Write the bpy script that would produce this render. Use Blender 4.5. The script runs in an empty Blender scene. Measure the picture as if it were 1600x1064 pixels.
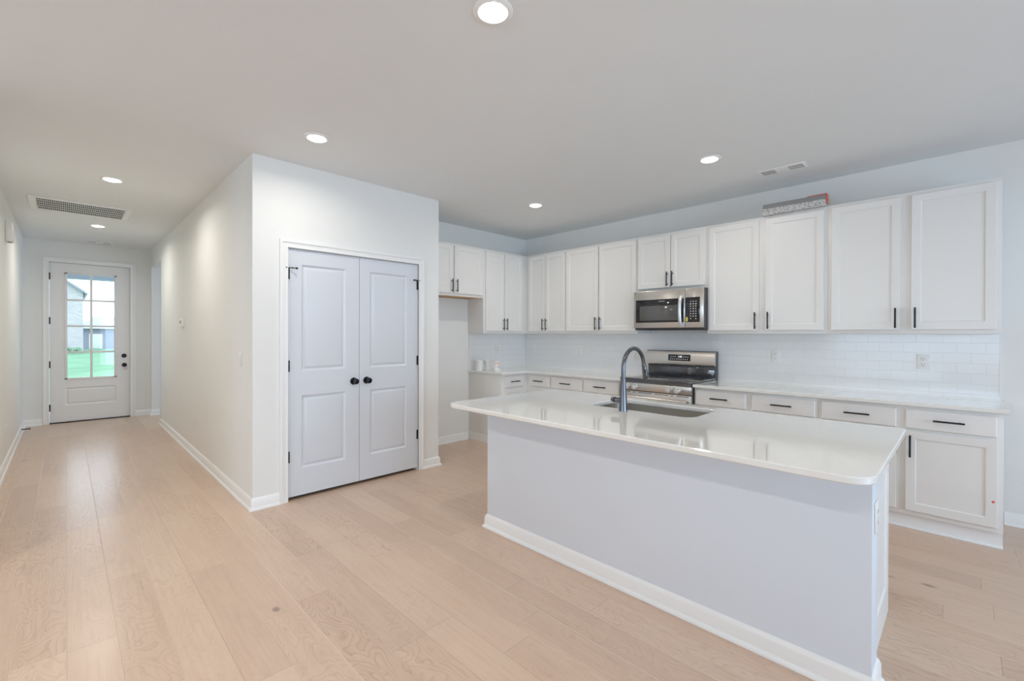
import bpy, bmesh, math, random
from mathutils import Vector, Matrix

random.seed(7)
S = bpy.context.scene
COL = S.collection
PI = math.pi

# ------------------------------------------------------------------ camera
YAW, PITCH, ROLL, FPX = PI / 4 + 0.002755, -0.004135, 0.002405, 702.4
fw = Vector((-math.sin(YAW) * math.cos(PITCH), math.cos(YAW) * math.cos(PITCH), math.sin(PITCH)))
rt = Vector((math.cos(YAW), math.sin(YAW), 0))
up = rt.cross(fw)
rt2 = rt * math.cos(ROLL) + up * math.sin(ROLL)
up2 = rt2.cross(fw)
cam_data = bpy.data.cameras.new('camera')
cam = bpy.data.objects.new('camera', cam_data)
COL.objects.link(cam)
M = Matrix((rt2, up2, -fw)).transposed().to_4x4()
M.translation = Vector((4.5506, -4.803, 1.3574))
cam.matrix_world = M
cam_data.sensor_fit = 'HORIZONTAL'
cam_data.sensor_width = 36
cam_data.lens = FPX / 1600 * 36
cam_data.shift_y = -6.5 / 1600
cam_data.clip_start = 0.05
cam_data.clip_end = 400
S.camera = cam

# ------------------------------------------------------------------ view, world, daylight
S.view_settings.view_transform = 'Standard'
S.view_settings.look = 'None'
S.view_settings.gamma = 1.0
S.view_settings.use_curve_mapping = False
S.view_settings.exposure = 0.14
S.cycles.max_bounces = 14
S.cycles.diffuse_bounces = 8
S.cycles.glossy_bounces = 6
S.cycles.transparent_max_bounces = 12
S.cycles.sample_clamp_indirect = 6.0
S.cycles.caustics_reflective = False
S.cycles.caustics_refractive = False
S.cycles.use_denoising = True

world = bpy.data.worlds.new('overcast_sky')
S.world = world
world.use_nodes = True
wn = world.node_tree
bg = wn.nodes['Background']
bg.inputs['Color'].default_value = (0.74, 0.86, 1.0, 1)
bg.inputs['Strength'].default_value = 3.5

CAN_W = 5.2
CAN_COL = (1.0, 0.958, 0.882)


def area_light(name, loc, direction, sx, sy, watts, color):
    d = bpy.data.lights.new(name, 'AREA')
    d.shape = 'RECTANGLE'
    d.size, d.size_y = sx, sy
    d.energy = watts
    d.color = color
    o = bpy.data.objects.new(name, d)
    COL.objects.link(o)
    o.location = loc
    o.rotation_euler = Vector(direction).to_track_quat('-Z', 'Z').to_euler()
    return o


# daylight entering through the great room's windows and patio door
DAY = (0.57, 0.735, 1.0)
area_light('daylight_patio_door', (8.62, -2.6, 1.2), (-1, 0, 0), 2.6, 2.2, 112, DAY)
area_light('daylight_window_east', (8.62, -6.6, 1.55), (-1, 0, 0), 2.8, 1.6, 50, DAY)
area_light('daylight_window_south', (4.2, -10.12, 1.55), (0, 1, 0), 4.4, 1.6, 55, DAY)
area_light('daylight_side_room', (-4.0, -0.88, 1.5), (0, -1, 0), 1.2, 1.3, 18, DAY)

# ------------------------------------------------------------------ materials


def nt(name):
    m = bpy.data.materials.new(name)
    m.use_nodes = True
    t = m.node_tree
    return m, t, t.nodes['Principled BSDF']


def N(t, typ, **kw):
    n = t.nodes.new(typ)
    for k, v in kw.items():
        setattr(n, k, v)
    return n


def plain(name, col, rough=0.5, metal=0.0, noise=0.02, scale=6.0, bump=0.0, bscale=200.0, coat=0.0, aniso=None, spec=None):
    """paint, metal or plastic with a faint procedural variation"""
    m, t, b = nt(name)
    tc = N(t, 'ShaderNodeTexCoord')
    ns = N(t, 'ShaderNodeTexNoise')
    ns.inputs['Scale'].default_value = scale
    ns.inputs['Detail'].default_value = 3
    if aniso:
        mp = N(t, 'ShaderNodeMapping')
        mp.inputs['Scale'].default_value = aniso
        t.links.new(tc.outputs['Object'], mp.inputs['Vector'])
        t.links.new(mp.outputs['Vector'], ns.inputs['Vector'])
    else:
        t.links.new(tc.outputs['Object'], ns.inputs['Vector'])
    mx = N(t, 'ShaderNodeMix', data_type='RGBA')
    mx.inputs[6].default_value = tuple(c * (1 - noise) for c in col) + (1,)
    mx.inputs[7].default_value = tuple(min(1, c * (1 + noise)) for c in col) + (1,)
    t.links.new(ns.outputs['Fac'], mx.inputs[0])
    t.links.new(mx.outputs[2], b.inputs['Base Color'])
    b.inputs['Roughness'].default_value = rough
    b.inputs['Metallic'].default_value = metal
    if coat:
        b.inputs['Coat Weight'].default_value = coat
        b.inputs['Coat Roughness'].default_value = 0.03
    if spec is not None:
        b.inputs['Specular IOR Level'].default_value = spec
    if bump:
        n2 = N(t, 'ShaderNodeTexNoise')
        n2.inputs['Scale'].default_value = bscale
        t.links.new(tc.outputs['Object'], n2.inputs['Vector'])
        bp = N(t, 'ShaderNodeBump')
        bp.inputs['Strength'].default_value = bump
        bp.inputs['Distance'].default_value = 0.002
        t.links.new(n2.outputs['Fac'], bp.inputs['Height'])
        t.links.new(bp.outputs['Normal'], b.inputs['Normal'])
    return m


def emissive(name, col, strength):
    m, t, b = nt(name)
    b.inputs['Base Color'].default_value = (0.9, 0.9, 0.9, 1)
    b.inputs['Emission Color'].default_value = tuple(col) + (1,)
    b.inputs['Emission Strength'].default_value = strength
    return m


def glass_mat(name):
    m, t, b = nt(name)
    out = t.nodes['Material Output']
    tr = N(t, 'ShaderNodeBsdfTransparent')
    tr.inputs['Color'].default_value = (0.96, 0.98, 0.98, 1)
    gl = N(t, 'ShaderNodeBsdfGlossy')
    gl.inputs['Roughness'].default_value = 0.02
    fr = N(t, 'ShaderNodeFresnel')
    fr.inputs['IOR'].default_value = 1.45
    mx = N(t, 'ShaderNodeMixShader')
    t.links.new(fr.outputs[0], mx.inputs[0])
    t.links.new(tr.outputs[0], mx.inputs[1])
    t.links.new(gl.outputs[0], mx.inputs[2])
    t.links.new(mx.outputs[0], out.inputs['Surface'])
    return m


def math_node(t, op, a, b=None, c=None):
    n = N(t, 'ShaderNodeMath', operation=op)
    for i, v in enumerate((a, b, c)):
        if v is None:
            continue
        if isinstance(v, (int, float)):
            n.inputs[i].default_value = v
        else:
            t.links.new(v, n.inputs[i])
    return n.outputs[0]


def floor_mat():
    m, t, b = nt('oak_plank_floor')
    tc = N(t, 'ShaderNodeTexCoord')
    sp = N(t, 'ShaderNodeSeparateXYZ')
    t.links.new(tc.outputs['Object'], sp.inputs[0])
    x, y = sp.outputs[0], sp.outputs[1]
    yy = math_node(t, 'DIVIDE', math_node(t, 'ADD', y, 4.80), 0.165)
    row = math_node(t, 'FLOOR', yy)
    fy = math_node(t, 'FRACT', yy)
    w1 = N(t, 'ShaderNodeTexWhiteNoise', noise_dimensions='1D')
    t.links.new(math_node(t, 'ADD', row, 3.37), w1.inputs['W'])
    xx = math_node(t, 'ADD', math_node(t, 'DIVIDE', x, 1.15), math_node(t, 'MULTIPLY', w1.outputs['Value'], 7.0))
    colm = math_node(t, 'FLOOR', xx)
    fx = math_node(t, 'FRACT', xx)
    cid = N(t, 'ShaderNodeCombineXYZ')
    t.links.new(row, cid.inputs[0])
    t.links.new(colm, cid.inputs[1])
    w2 = N(t, 'ShaderNodeTexWhiteNoise', noise_dimensions='3D')
    t.links.new(cid.outputs[0], w2.inputs['Vector'])
    sc = N(t, 'ShaderNodeSeparateColor')
    t.links.new(w2.outputs['Color'], sc.inputs[0])
    r1, r2, r3 = sc.outputs[0], sc.outputs[1], sc.outputs[2]
    # fine straight grain
    g = N(t, 'ShaderNodeCombineXYZ')
    t.links.new(math_node(t, 'ADD', math_node(t, 'MULTIPLY', x, 3.0), math_node(t, 'MULTIPLY', r1, 40)), g.inputs[0])
    t.links.new(math_node(t, 'MULTIPLY', y, 70.0), g.inputs[1])
    t.links.new(math_node(t, 'MULTIPLY', r2, 40), g.inputs[2])
    fine = N(t, 'ShaderNodeTexNoise')
    fine.inputs['Scale'].default_value = 1.0
    fine.inputs['Detail'].default_value = 4
    t.links.new(g.outputs[0], fine.inputs['Vector'])
    # cathedral figure: contour lines of a stretched noise
    g2 = N(t, 'ShaderNodeCombineXYZ')
    t.links.new(math_node(t, 'ADD', math_node(t, 'MULTIPLY', x, 2.6), math_node(t, 'MULTIPLY', r2, 60)), g2.inputs[0])
    t.links.new(math_node(t, 'MULTIPLY', y, 7.5), g2.inputs[1])
    t.links.new(math_node(t, 'MULTIPLY', r3, 30), g2.inputs[2])
    fig = N(t, 'ShaderNodeTexNoise')
    fig.inputs['Scale'].default_value = 1.0
    fig.inputs['Detail'].default_value = 2.2
    fig.inputs['Distortion'].default_value = 0.5
    t.links.new(g2.outputs[0], fig.inputs['Vector'])
    rings = math_node(t, 'FRACT', math_node(t, 'MULTIPLY', fig.outputs['Fac'], 17.0))
    line = math_node(t, 'POWER', rings, 4.0)
    figamt = math_node(t, 'MULTIPLY', math_node(t, 'POWER', r3, 1.5), 0.58)
    # cloudy tone
    cl = N(t, 'ShaderNodeTexNoise')
    cl.inputs['Scale'].default_value = 2.2
    cl.inputs['Detail'].default_value = 4
    t.links.new(g2.outputs[0], cl.inputs['Vector'])
    # plank tone
    ramp = N(t, 'ShaderNodeValToRGB')
    e = ramp.color_ramp.elements
    e[0].position, e[0].color = 0.0, (0.535, 0.385, 0.288, 1)
    e[1].position, e[1].color = 1.0, (0.68, 0.518, 0.395, 1)
    mid = ramp.color_ramp.elements.new(0.55)
    mid.color = (0.635, 0.465, 0.352, 1)
    tone = math_node(t, 'ADD', math_node(t, 'MULTIPLY', r1, 0.55), math_node(t, 'MULTIPLY', cl.outputs['Fac'], 0.55))
    t.links.new(tone, ramp.inputs['Fac'])
    dark = N(t, 'ShaderNodeMix', data_type='RGBA', blend_type='MULTIPLY')
    dark.inputs[7].default_value = (0.63, 0.56, 0.49, 1)
    t.links.new(ramp.outputs['Color'], dark.inputs[6])
    t.links.new(math_node(t, 'ADD', math_node(t, 'MULTIPLY', line, figamt), math_node(t, 'MULTIPLY', math_node(t, 'POWER', fine.outputs['Fac'], 3.0), 0.62)), dark.inputs[0])
    # knots
    kv = N(t, 'ShaderNodeCombineXYZ')
    t.links.new(math_node(t, 'MULTIPLY', x, 1.35), kv.inputs[0])
    t.links.new(math_node(t, 'MULTIPLY', y, 2.6), kv.inputs[1])
    vo = N(t, 'ShaderNodeTexVoronoi')
    vo.inputs['Scale'].default_value = 1.5
    t.links.new(kv.outputs[0], vo.inputs['Vector'])
    vsep = N(t, 'ShaderNodeSeparateColor')
    t.links.new(vo.outputs['Color'], vsep.inputs[0])
    kn = math_node(t, 'SUBTRACT', 1.0, math_node(t, 'DIVIDE', vo.outputs['Distance'], 0.085))
    kn = math_node(t, 'MAXIMUM', kn, 0.0)
    kn = math_node(t, 'MULTIPLY', kn, math_node(t, 'GREATER_THAN', vsep.outputs[0], 0.62))
    # the one large knot in front of the pantry
    dx = math_node(t, 'DIVIDE', math_node(t, 'SUBTRACT', x, 2.166), 0.035)
    dy = math_node(t, 'DIVIDE', math_node(t, 'SUBTRACT', y, -4.066), 0.022)
    rr = math_node(t, 'ADD', math_node(t, 'POWER', dx, 2.0), math_node(t, 'POWER', dy, 2.0))
    rr = math_node(t, 'ADD', rr, math_node(t, 'MULTIPLY', fine.outputs['Fac'], 0.6))
    k2 = math_node(t, 'MAXIMUM', math_node(t, 'SUBTRACT', 1.15, rr), 0.0)
    kn = math_node(t, 'MINIMUM', math_node(t, 'ADD', kn, math_node(t, 'MULTIPLY', k2, 0.9)), 0.72)
    kmix = N(t, 'ShaderNodeMix', data_type='RGBA')
    kmix.inputs[7].default_value = (0.16, 0.10, 0.085, 1)
    t.links.new(dark.outputs[2], kmix.inputs[6])
    t.links.new(kn, kmix.inputs[0])
    # seams
    ey = math_node(t, 'MINIMUM', fy, math_node(t, 'SUBTRACT', 1.0, fy))
    ex = math_node(t, 'MULTIPLY', math_node(t, 'MINIMUM', fx, math_node(t, 'SUBTRACT', 1.0, fx)), 1.15 / 0.165)
    ed = math_node(t, 'MINIMUM', ex, ey)
    seam = math_node(t, 'SUBTRACT', 1.0, math_node(t, 'MINIMUM', math_node(t, 'DIVIDE', ed, 0.014), 1.0))
    smix = N(t, 'ShaderNodeMix', data_type='RGBA', blend_type='MULTIPLY')
    smix.inputs[7].default_value = (0.62, 0.56, 0.50, 1)
    t.links.new(kmix.outputs[2], smix.inputs[6])
    t.links.new(math_node(t, 'MULTIPLY', seam, 0.75), smix.inputs[0])
    # light caught on eased long edges, painted in as pale lines on some rows
    eyl = math_node(t, 'SUBTRACT', 1.0, math_node(t, 'MINIMUM', math_node(t, 'DIVIDE', ey, 0.016), 1.0))
    pale = math_node(t, 'MULTIPLY', eyl, math_node(t, 'GREATER_THAN', w1.outputs['Value'], 0.45))
    pmix = N(t, 'ShaderNodeMix', data_type='RGBA')
    pmix.inputs[7].default_value = (0.80, 0.67, 0.55, 1)
    t.links.new(smix.outputs[2], pmix.inputs[6])
    t.links.new(math_node(t, 'MULTIPLY', pale, 0.85), pmix.inputs[0])
    t.links.new(pmix.outputs[2], b.inputs['Base Color'])
    b.inputs['Roughness'].default_value = 0.31
    b.inputs['Coat Weight'].default_value = 0.25
    b.inputs['Coat Roughness'].default_value = 0.22
    b.inputs['Specular IOR Level'].default_value = 0.42
    h = math_node(t, 'SUBTRACT', math_node(t, 'MULTIPLY', fine.outputs['Fac'], 0.15), math_node(t, 'MULTIPLY', seam, 1.0))
    h = math_node(t, 'SUBTRACT', h, math_node(t, 'MULTIPLY', line, math_node(t, 'MULTIPLY', figamt, 0.6)))
    bp = N(t, 'ShaderNodeBump')
    bp.inputs['Strength'].default_value = 0.35
    bp.inputs['Distance'].default_value = 0.002
    t.links.new(h, bp.inputs['Height'])
    t.links.new(bp.outputs['Normal'], b.inputs['Normal'])
    return m


def tile_mat(name, flip):
    """glossy white subway tile, running bond"""
    m, t, b = nt(name)
    tc = N(t, 'ShaderNodeTexCoord')
    sp = N(t, 'ShaderNodeSeparateXYZ')
    t.links.new(tc.outputs['Object'], sp.inputs[0])
    cb = N(t, 'ShaderNodeCombineXYZ')
    t.links.new(sp.outputs[1 if flip else 0], cb.inputs[0])
    t.links.new(sp.outputs[2], cb.inputs[1])
    br = N(t, 'ShaderNodeTexBrick')
    br.inputs['Color1'].default_value = (0.815, 0.82, 0.82, 1)
    br.inputs['Color2'].default_value = (0.80, 0.805, 0.805, 1)
    br.inputs['Mortar'].default_value = (0.75, 0.75, 0.745, 1)
    br.inputs['Scale'].default_value = 1
    br.inputs['Mortar Size'].default_value = 0.0022
    br.inputs['Mortar Smooth'].default_value = 0.4
    br.inputs['Brick Width'].default_value = 0.153
    br.inputs['Row Height'].default_value = 0.0765
    t.links.new(cb.outputs[0], br.inputs['Vector'])
    t.links.new(br.outputs['Color'], b.inputs['Base Color'])
    b.inputs['Roughness'].default_value = 0.13
    ns = N(t, 'ShaderNodeTexNoise')
    ns.inputs['Scale'].default_value = 9
    t.links.new(cb.outputs[0], ns.inputs['Vector'])
    h = math_node(t, 'SUBTRACT', math_node(t, 'MULTIPLY', ns.outputs['Fac'], 0.5), br.outputs['Fac'])
    bp = N(t, 'ShaderNodeBump')
    bp.inputs['Strength'].default_value = 0.4
    bp.inputs['Distance'].default_value = 0.002
    t.links.new(h, bp.inputs['Height'])
    t.links.new(bp.outputs['Normal'], b.inputs['Normal'])
    return m


def brick_mat(name, c1, c2, mortar):
    m, t, b = nt(name)
    tc = N(t, 'ShaderNodeTexCoord')
    sp = N(t, 'ShaderNodeSeparateXYZ')
    t.links.new(tc.outputs['Object'], sp.inputs[0])
    cb = N(t, 'ShaderNodeCombineXYZ')
    t.links.new(sp.outputs[1], cb.inputs[0])
    t.links.new(sp.outputs[2], cb.inputs[1])
    br = N(t, 'ShaderNodeTexBrick')
    br.inputs['Color1'].default_value = c1 + (1,)
    br.inputs['Color2'].default_value = c2 + (1,)
    br.inputs['Mortar'].default_value = mortar + (1,)
    br.inputs['Scale'].default_value = 1
    br.inputs['Brick Width'].default_value = 0.3
    br.inputs['Row Height'].default_value = 0.1
    br.inputs['Mortar Size'].default_value = 0.012
    t.links.new(cb.outputs[0], br.inputs['Vector'])
    t.links.new(br.outputs['Color'], b.inputs['Base Color'])
    b.inputs['Roughness'].default_value = 0.9
    return m


def speckle_mat():
    """printed carton: grey with rows of white print along the lower front"""
    m, t, b = nt('printed_grey_carton')
    tc = N(t, 'ShaderNodeTexCoord')
    mp = N(t, 'ShaderNodeMapping')
    mp.inputs['Scale'].default_value = (90, 90, 170)
    t.links.new(tc.outputs['Object'], mp.inputs['Vector'])
    ns = N(t, 'ShaderNodeTexNoise')
    ns.inputs['Scale'].default_value = 1.0
    ns.inputs['Detail'].default_value = 3
    t.links.new(mp.outputs['Vector'], ns.inputs['Vector'])
    sp = N(t, 'ShaderNodeSeparateXYZ')
    t.links.new(tc.outputs['Object'], sp.inputs[0])
    low = math_node(t, 'LESS_THAN', sp.outputs[2], 0.060)
    k = math_node(t, 'MULTIPLY', math_node(t, 'GREATER_THAN', ns.outputs['Fac'], 0.46), low)
    mx = N(t, 'ShaderNodeMix', data_type='RGBA')
    mx.inputs[6].default_value = (0.27, 0.27, 0.265, 1)
    mx.inputs[7].default_value = (0.66, 0.645, 0.63, 1)
    t.links.new(k, mx.inputs[0])
    t.links.new(mx.outputs[2], b.inputs['Base Color'])
    b.inputs['Roughness'].default_value = 0.5
    return m


def grass_mat():
    m, t, b = nt('lawn_grass')
    tc = N(t, 'ShaderNodeTexCoord')
    ns = N(t, 'ShaderNodeTexNoise')
    ns.inputs['Scale'].default_value = 0.7
    ns.inputs['Detail'].default_value = 8
    t.links.new(tc.outputs['Object'], ns.inputs['Vector'])
    rp = N(t, 'ShaderNodeValToRGB')
    rp.color_ramp.elements[0].position = 0.3
    rp.color_ramp.elements[0].color = (0.085, 0.21, 0.105, 1)
    rp.color_ramp.elements[1].position = 0.7
    rp.color_ramp.elements[1].color = (0.15, 0.31, 0.17, 1)
    t.links.new(ns.outputs['Fac'], rp.inputs['Fac'])
    t.links.new(rp.outputs['Color'], b.inputs['Base Color'])
    b.inputs['Roughness'].default_value = 0.95
    return m


WALL = plain('wall_paint', (0.795, 0.80, 0.78), 0.75, noise=0.012, bump=0.05, bscale=350)
ISLE = plain('island_white_daylight_tint', (0.695, 0.735, 0.79), 0.55, noise=0.012)  # white paint with the cool daylight cast mixed into its colour
CEIL = plain('ceiling_paint', (0.77, 0.795, 0.80), 0.9, noise=0.012, bump=0.08, bscale=250)
TRIM = plain('trim_gloss_white', (0.84, 0.84, 0.83), 0.32, noise=0.01)
DOORP = plain('door_white_daylight_tint', (0.675, 0.71, 0.757), 0.33, noise=0.01)  # pantry door white, blue window light tinted into the base colour
FDOOR = plain('front_door_paint', (0.80, 0.795, 0.785), 0.4, noise=0.01)
CAB = plain('cabinet_paint', (0.775, 0.765, 0.74), 0.36, noise=0.012)
QUARTZ = plain('white_quartz', (0.79, 0.78, 0.745), 0.06, noise=0.03, scale=35, coat=0.5)
FLOOR = floor_mat()
BLACK = plain('matte_black_metal', (0.012, 0.012, 0.013), 0.38, metal=0.3)
KNOBM = plain('black_knob_metal', (0.02, 0.02, 0.023), 0.24, metal=0.6)
STEEL = plain('brushed_stainless', (0.62, 0.585, 0.54), 0.27, metal=1.0, noise=0.05, scale=1.0, aniso=(2, 2, 260))
SINKM = plain('satin_sink_steel', (0.60, 0.575, 0.53), 0.30, metal=1.0, noise=0.03)
DARKST = plain('dark_faucet_steel', (0.15, 0.155, 0.17), 0.22, metal=1.0, noise=0.03)
BGLASS = plain('black_glass', (0.018, 0.018, 0.02), 0.05, noise=0.0, spec=0.6)
OVENGLASS = plain('black_cooktop_glass', (0.05, 0.05, 0.055), 0.06, noise=0.0, coat=1.0, spec=0.8)
WINDOWGL = plain('microwave_window', (0.10, 0.10, 0.095), 0.10, noise=0.02, spec=0.8)
DGREY = plain('dark_grey_enamel', (0.07, 0.072, 0.078), 0.35, noise=0.02)
KNOBST = plain('bright_knob_steel', (0.74, 0.74, 0.74), 0.3, metal=0.75)
PLASTIC = plain('white_plastic', (0.82, 0.82, 0.80), 0.35, noise=0.01)
SLOT = plain('dark_slot', (0.03, 0.03, 0.03), 0.7, noise=0.0)
GRILLE = plain('grille_white_enamel', (0.86, 0.86, 0.85), 0.45, noise=0.01)
CAVITY = plain('duct_dark', (0.02, 0.02, 0.02), 0.9, noise=0.05)
PRINT = plain('pale_print', (0.78, 0.78, 0.76), 0.5, noise=0.0)
DIGIT = emissive('display_digits', (0.85, 0.88, 1.0), 1.3)
YELLOW = plain('yellow_sticker', (0.72, 0.66, 0.10), 0.5)
ORANGE = plain('orange_print', (0.82, 0.20, 0.04), 0.5)
INK = plain('black_ink', (0.03, 0.03, 0.03), 0.6)
RED = plain('red_print', (0.72, 0.09, 0.06), 0.5)
REDFLAP = plain('red_carton', (0.70, 0.14, 0.09), 0.6)
RAWWOOD = plain('raw_plywood', (0.50, 0.33, 0.19), 0.7, noise=0.12, aniso=(3, 40, 3))
CARTON = speckle_mat()
TILE_N = tile_mat('subway_tile_long_wall', False)
TILE_W = tile_mat('subway_tile_short_wall', True)
GLASS = glass_mat('clear_pane')
LENS = emissive('lamp_lens', (1.0, 0.955, 0.875), 22.0)
GRASS = grass_mat()
HBRICK = brick_mat('pale_brick', (0.50, 0.46, 0.47), (0.38, 0.36, 0.38), (0.55, 0.52, 0.52))
HSIDE = plain('lilac_siding', (0.34, 0.33, 0.42), 0.9)
HROOF = plain('grey_shingles', (0.34, 0.36, 0.42), 0.95, noise=0.08, scale=3)
HTRIM = plain('exterior_white_trim', (0.76, 0.77, 0.78), 0.6)
HDARK = plain('shaded_window', (0.25, 0.27, 0.42), 0.3)  # flat dark blue-grey for the neighbours' panes and entry door
GUTTER = plain('grey_gutter', (0.5, 0.5, 0.56), 0.5)
CONC = plain('porch_concrete', (0.68, 0.68, 0.67), 0.9, noise=0.05)
PORCH = plain('porch_beam_paint', (0.42, 0.45, 0.56), 0.7)
SHRUB = plain('shrub_leaves', (0.20, 0.32, 0.22), 0.9, noise=0.3, scale=20)
BRONZE = plain('dark_bronze', (0.06, 0.05, 0.045), 0.4, metal=0.7)

# ------------------------------------------------------------------ mesh helpers
ORG = {}


class MB:
    def __init__(self):
        self.bm = bmesh.new()

    def quad(self, pts):
        vs = [self.bm.verts.new(p) for p in pts]
        try:
            return self.bm.faces.new(vs)
        except ValueError:
            return None

    def box(self, x0, x1, y0, y1, z0, z1, bev=0.0):
        x0, x1 = sorted((x0, x1)); y0, y1 = sorted((y0, y1)); z0, z1 = sorted((z0, z1))
        r = bmesh.ops.create_cube(self.bm, size=1)
        vs = r['verts']
        for v in vs:
            v.co = Vector((x0 + (v.co.x + .5) * (x1 - x0), y0 + (v.co.y + .5) * (y1 - y0), z0 + (v.co.z + .5) * (z1 - z0)))
        if bev:
            es = list({e for v in vs for e in v.link_edges})
            bmesh.ops.bevel(self.bm, geom=es, offset=bev, segments=2, profile=0.5, affect='EDGES')
        return self

    def fbox(self, F, u0, u1, v0, v1, n0, n1, bev=0.0):
        a, b = F(u0, v0, n0), F(u1, v1, n1)
        return self.box(a.x, b.x, a.y, b.y, a.z, b.z, bev)

    def cyl(self, p0, p1, r0, r1=None, seg=20, cap=True):
        p0, p1 = Vector(p0), Vector(p1)
        if r1 is None:
            r1 = r0
        q = (p1 - p0).to_track_quat('Z', 'Y')
        A, B = [], []
        for i in range(seg):
            a = 2 * PI * i / seg
            d = q @ Vector((math.cos(a), math.sin(a), 0))
            A.append(self.bm.verts.new(p0 + d * r0))
            B.append(self.bm.verts.new(p1 + d * r1))
        for i in range(seg):
            j = (i + 1) % seg
            self.bm.faces.new((A[i], A[j], B[j], B[i]))
        if cap:
            self.bm.faces.new(A[::-1])
            self.bm.faces.new(B)
        return self

    def lathe(self, c, axis, prof, seg=28, closed=False):
        """prof: (radius, height along axis)"""
        c = Vector(c)
        q = Vector(axis).to_track_quat('Z', 'Y')
        rings = []
        for r, h in prof:
            if r < 1e-6:
                rings.append([self.bm.verts.new(c + q @ Vector((0, 0, h)))])
            else:
                rings.append([self.bm.verts.new(c + q @ Vector((r * math.cos(2 * PI * i / seg), r * math.sin(2 * PI * i / seg), h))) for i in range(seg)])
        pairs = list(zip(rings, rings[1:]))
        if closed:
            pairs.append((rings[-1], rings[0]))
        for A, B in pairs:
            for i in range(seg):
                j = (i + 1) % seg
                if len(A) == 1 and len(B) == 1:
                    continue
                if len(A) == 1:
                    self.bm.faces.new((A[0], B[j], B[i]))
                elif len(B) == 1:
                    self.bm.faces.new((A[i], A[j], B[0]))
                else:
                    self.bm.faces.new((A[i], A[j], B[j], B[i]))
        return self

    def tube(self, pts, rad, seg=16):
        pts = [Vector(p) for p in pts]
        if not isinstance(rad, (list, tuple)):
            rad = [rad] * len(pts)
        rings = []
        ref = None
        for i, p in enumerate(pts):
            d = (pts[min(i + 1, len(pts) - 1)] - pts[max(i - 1, 0)]).normalized()
            if ref is None:
                ref = d.orthogonal().normalized()
            ref = (ref - d * ref.dot(d)).normalized()
            o = d.cross(ref)
            rings.append([self.bm.verts.new(p + (ref * math.cos(2 * PI * k / seg) + o * math.sin(2 * PI * k / seg)) * rad[i]) for k in range(seg)])
        for A, B in zip(rings, rings[1:]):
            for k in range(seg):
                j = (k + 1) % seg
                self.bm.faces.new((A[k], A[j], B[j], B[k]))
        self.bm.faces.new(rings[0][::-1])
        self.bm.faces.new(rings[-1])
        return self

    def prism(self, poly, z0, z1, holes=(), bev=0.0):
        """vertical extrusion of a plan outline, holes allowed; top outline edges eased by bev"""
        bm = self.bm
        loops = [list(poly)] + [list(h) for h in holes]

        def ring(loop, z):
            return [bm.verts.new((p[0], p[1], z)) for p in loop]

        def inset(loop, d, outer):
            n = len(loop)
            area = sum(loop[i][0] * loop[(i + 1) % n][1] - loop[(i + 1) % n][0] * loop[i][1] for i in range(n))
            s = 1 if area > 0 else -1
            if not outer:
                s = -s
            out = []
            for i in range(n):
                a, b, c = Vector(loop[i - 1]), Vector(loop[i]), Vector(loop[(i + 1) % n])
                d1, d2 = (b - a).normalized(), (c - b).normalized()
                n1, n2 = Vector((-d1.y, d1.x)) * s, Vector((-d2.y, d2.x)) * s
                k = (n1 + n2) / max(0.2, 1 + n1.dot(n2))
                out.append((b.x + k.x * d, b.y + k.y * d))
            return out
        for z, flip in ((z1, False), (z0, True)):
            edges = []
            for li, lp in enumerate(loops):
                l2 = inset(lp, bev, li == 0) if bev else lp
                vs = ring(l2, z)
                for i in range(len(vs)):
                    edges.append(bm.edges.new((vs[i], vs[(i + 1) % len(vs)])))
            bmesh.ops.triangle_fill(bm, use_beauty=True, use_dissolve=False, edges=edges)
        for li, lp in enumerate(loops):
            l2 = inset(lp, bev, li == 0) if bev else lp
            R = [ring(l2, z0)]
            if bev:
                R += [ring(lp, z0 + bev), ring(lp, z1 - bev), ring(l2, z1)]
            else:
                R += [ring(l2, z1)]
            for A, B in zip(R, R[1:]):
                for i in range(len(A)):
                    j = (i + 1) % len(A)
                    bm.faces.new((A[i], A[j], B[j], B[i]))
        return self

    def sweep(self, path, prof):
        """profile (distance to the left of travel, z) swept along a plan path, mitred and capped"""
        bm = self.bm
        P = [Vector(p) for p in path]
        rows = []
        for i, p in enumerate(P):
            ds = []
            if i > 0:
                ds.append((p - P[i - 1]).normalized())
            if i < len(P) - 1:
                ds.append((P[i + 1] - p).normalized())
            ns = [Vector((-d.y, d.x)) for d in ds]
            k = ns[0] if len(ns) == 1 else (ns[0] + ns[1]) / (1 + ns[0].dot(ns[1]))
            rows.append([bm.verts.new((p.x + k.x * a, p.y + k.y * a, z)) for a, z in prof])
        m = len(prof)
        for A, B in zip(rows, rows[1:]):
            for i in range(m):
                j = (i + 1) % m
                bm.faces.new((A[i], B[i], B[j], A[j]))
        bm.faces.new(rows[0])
        bm.faces.new(rows[-1][::-1])
        return self

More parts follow.
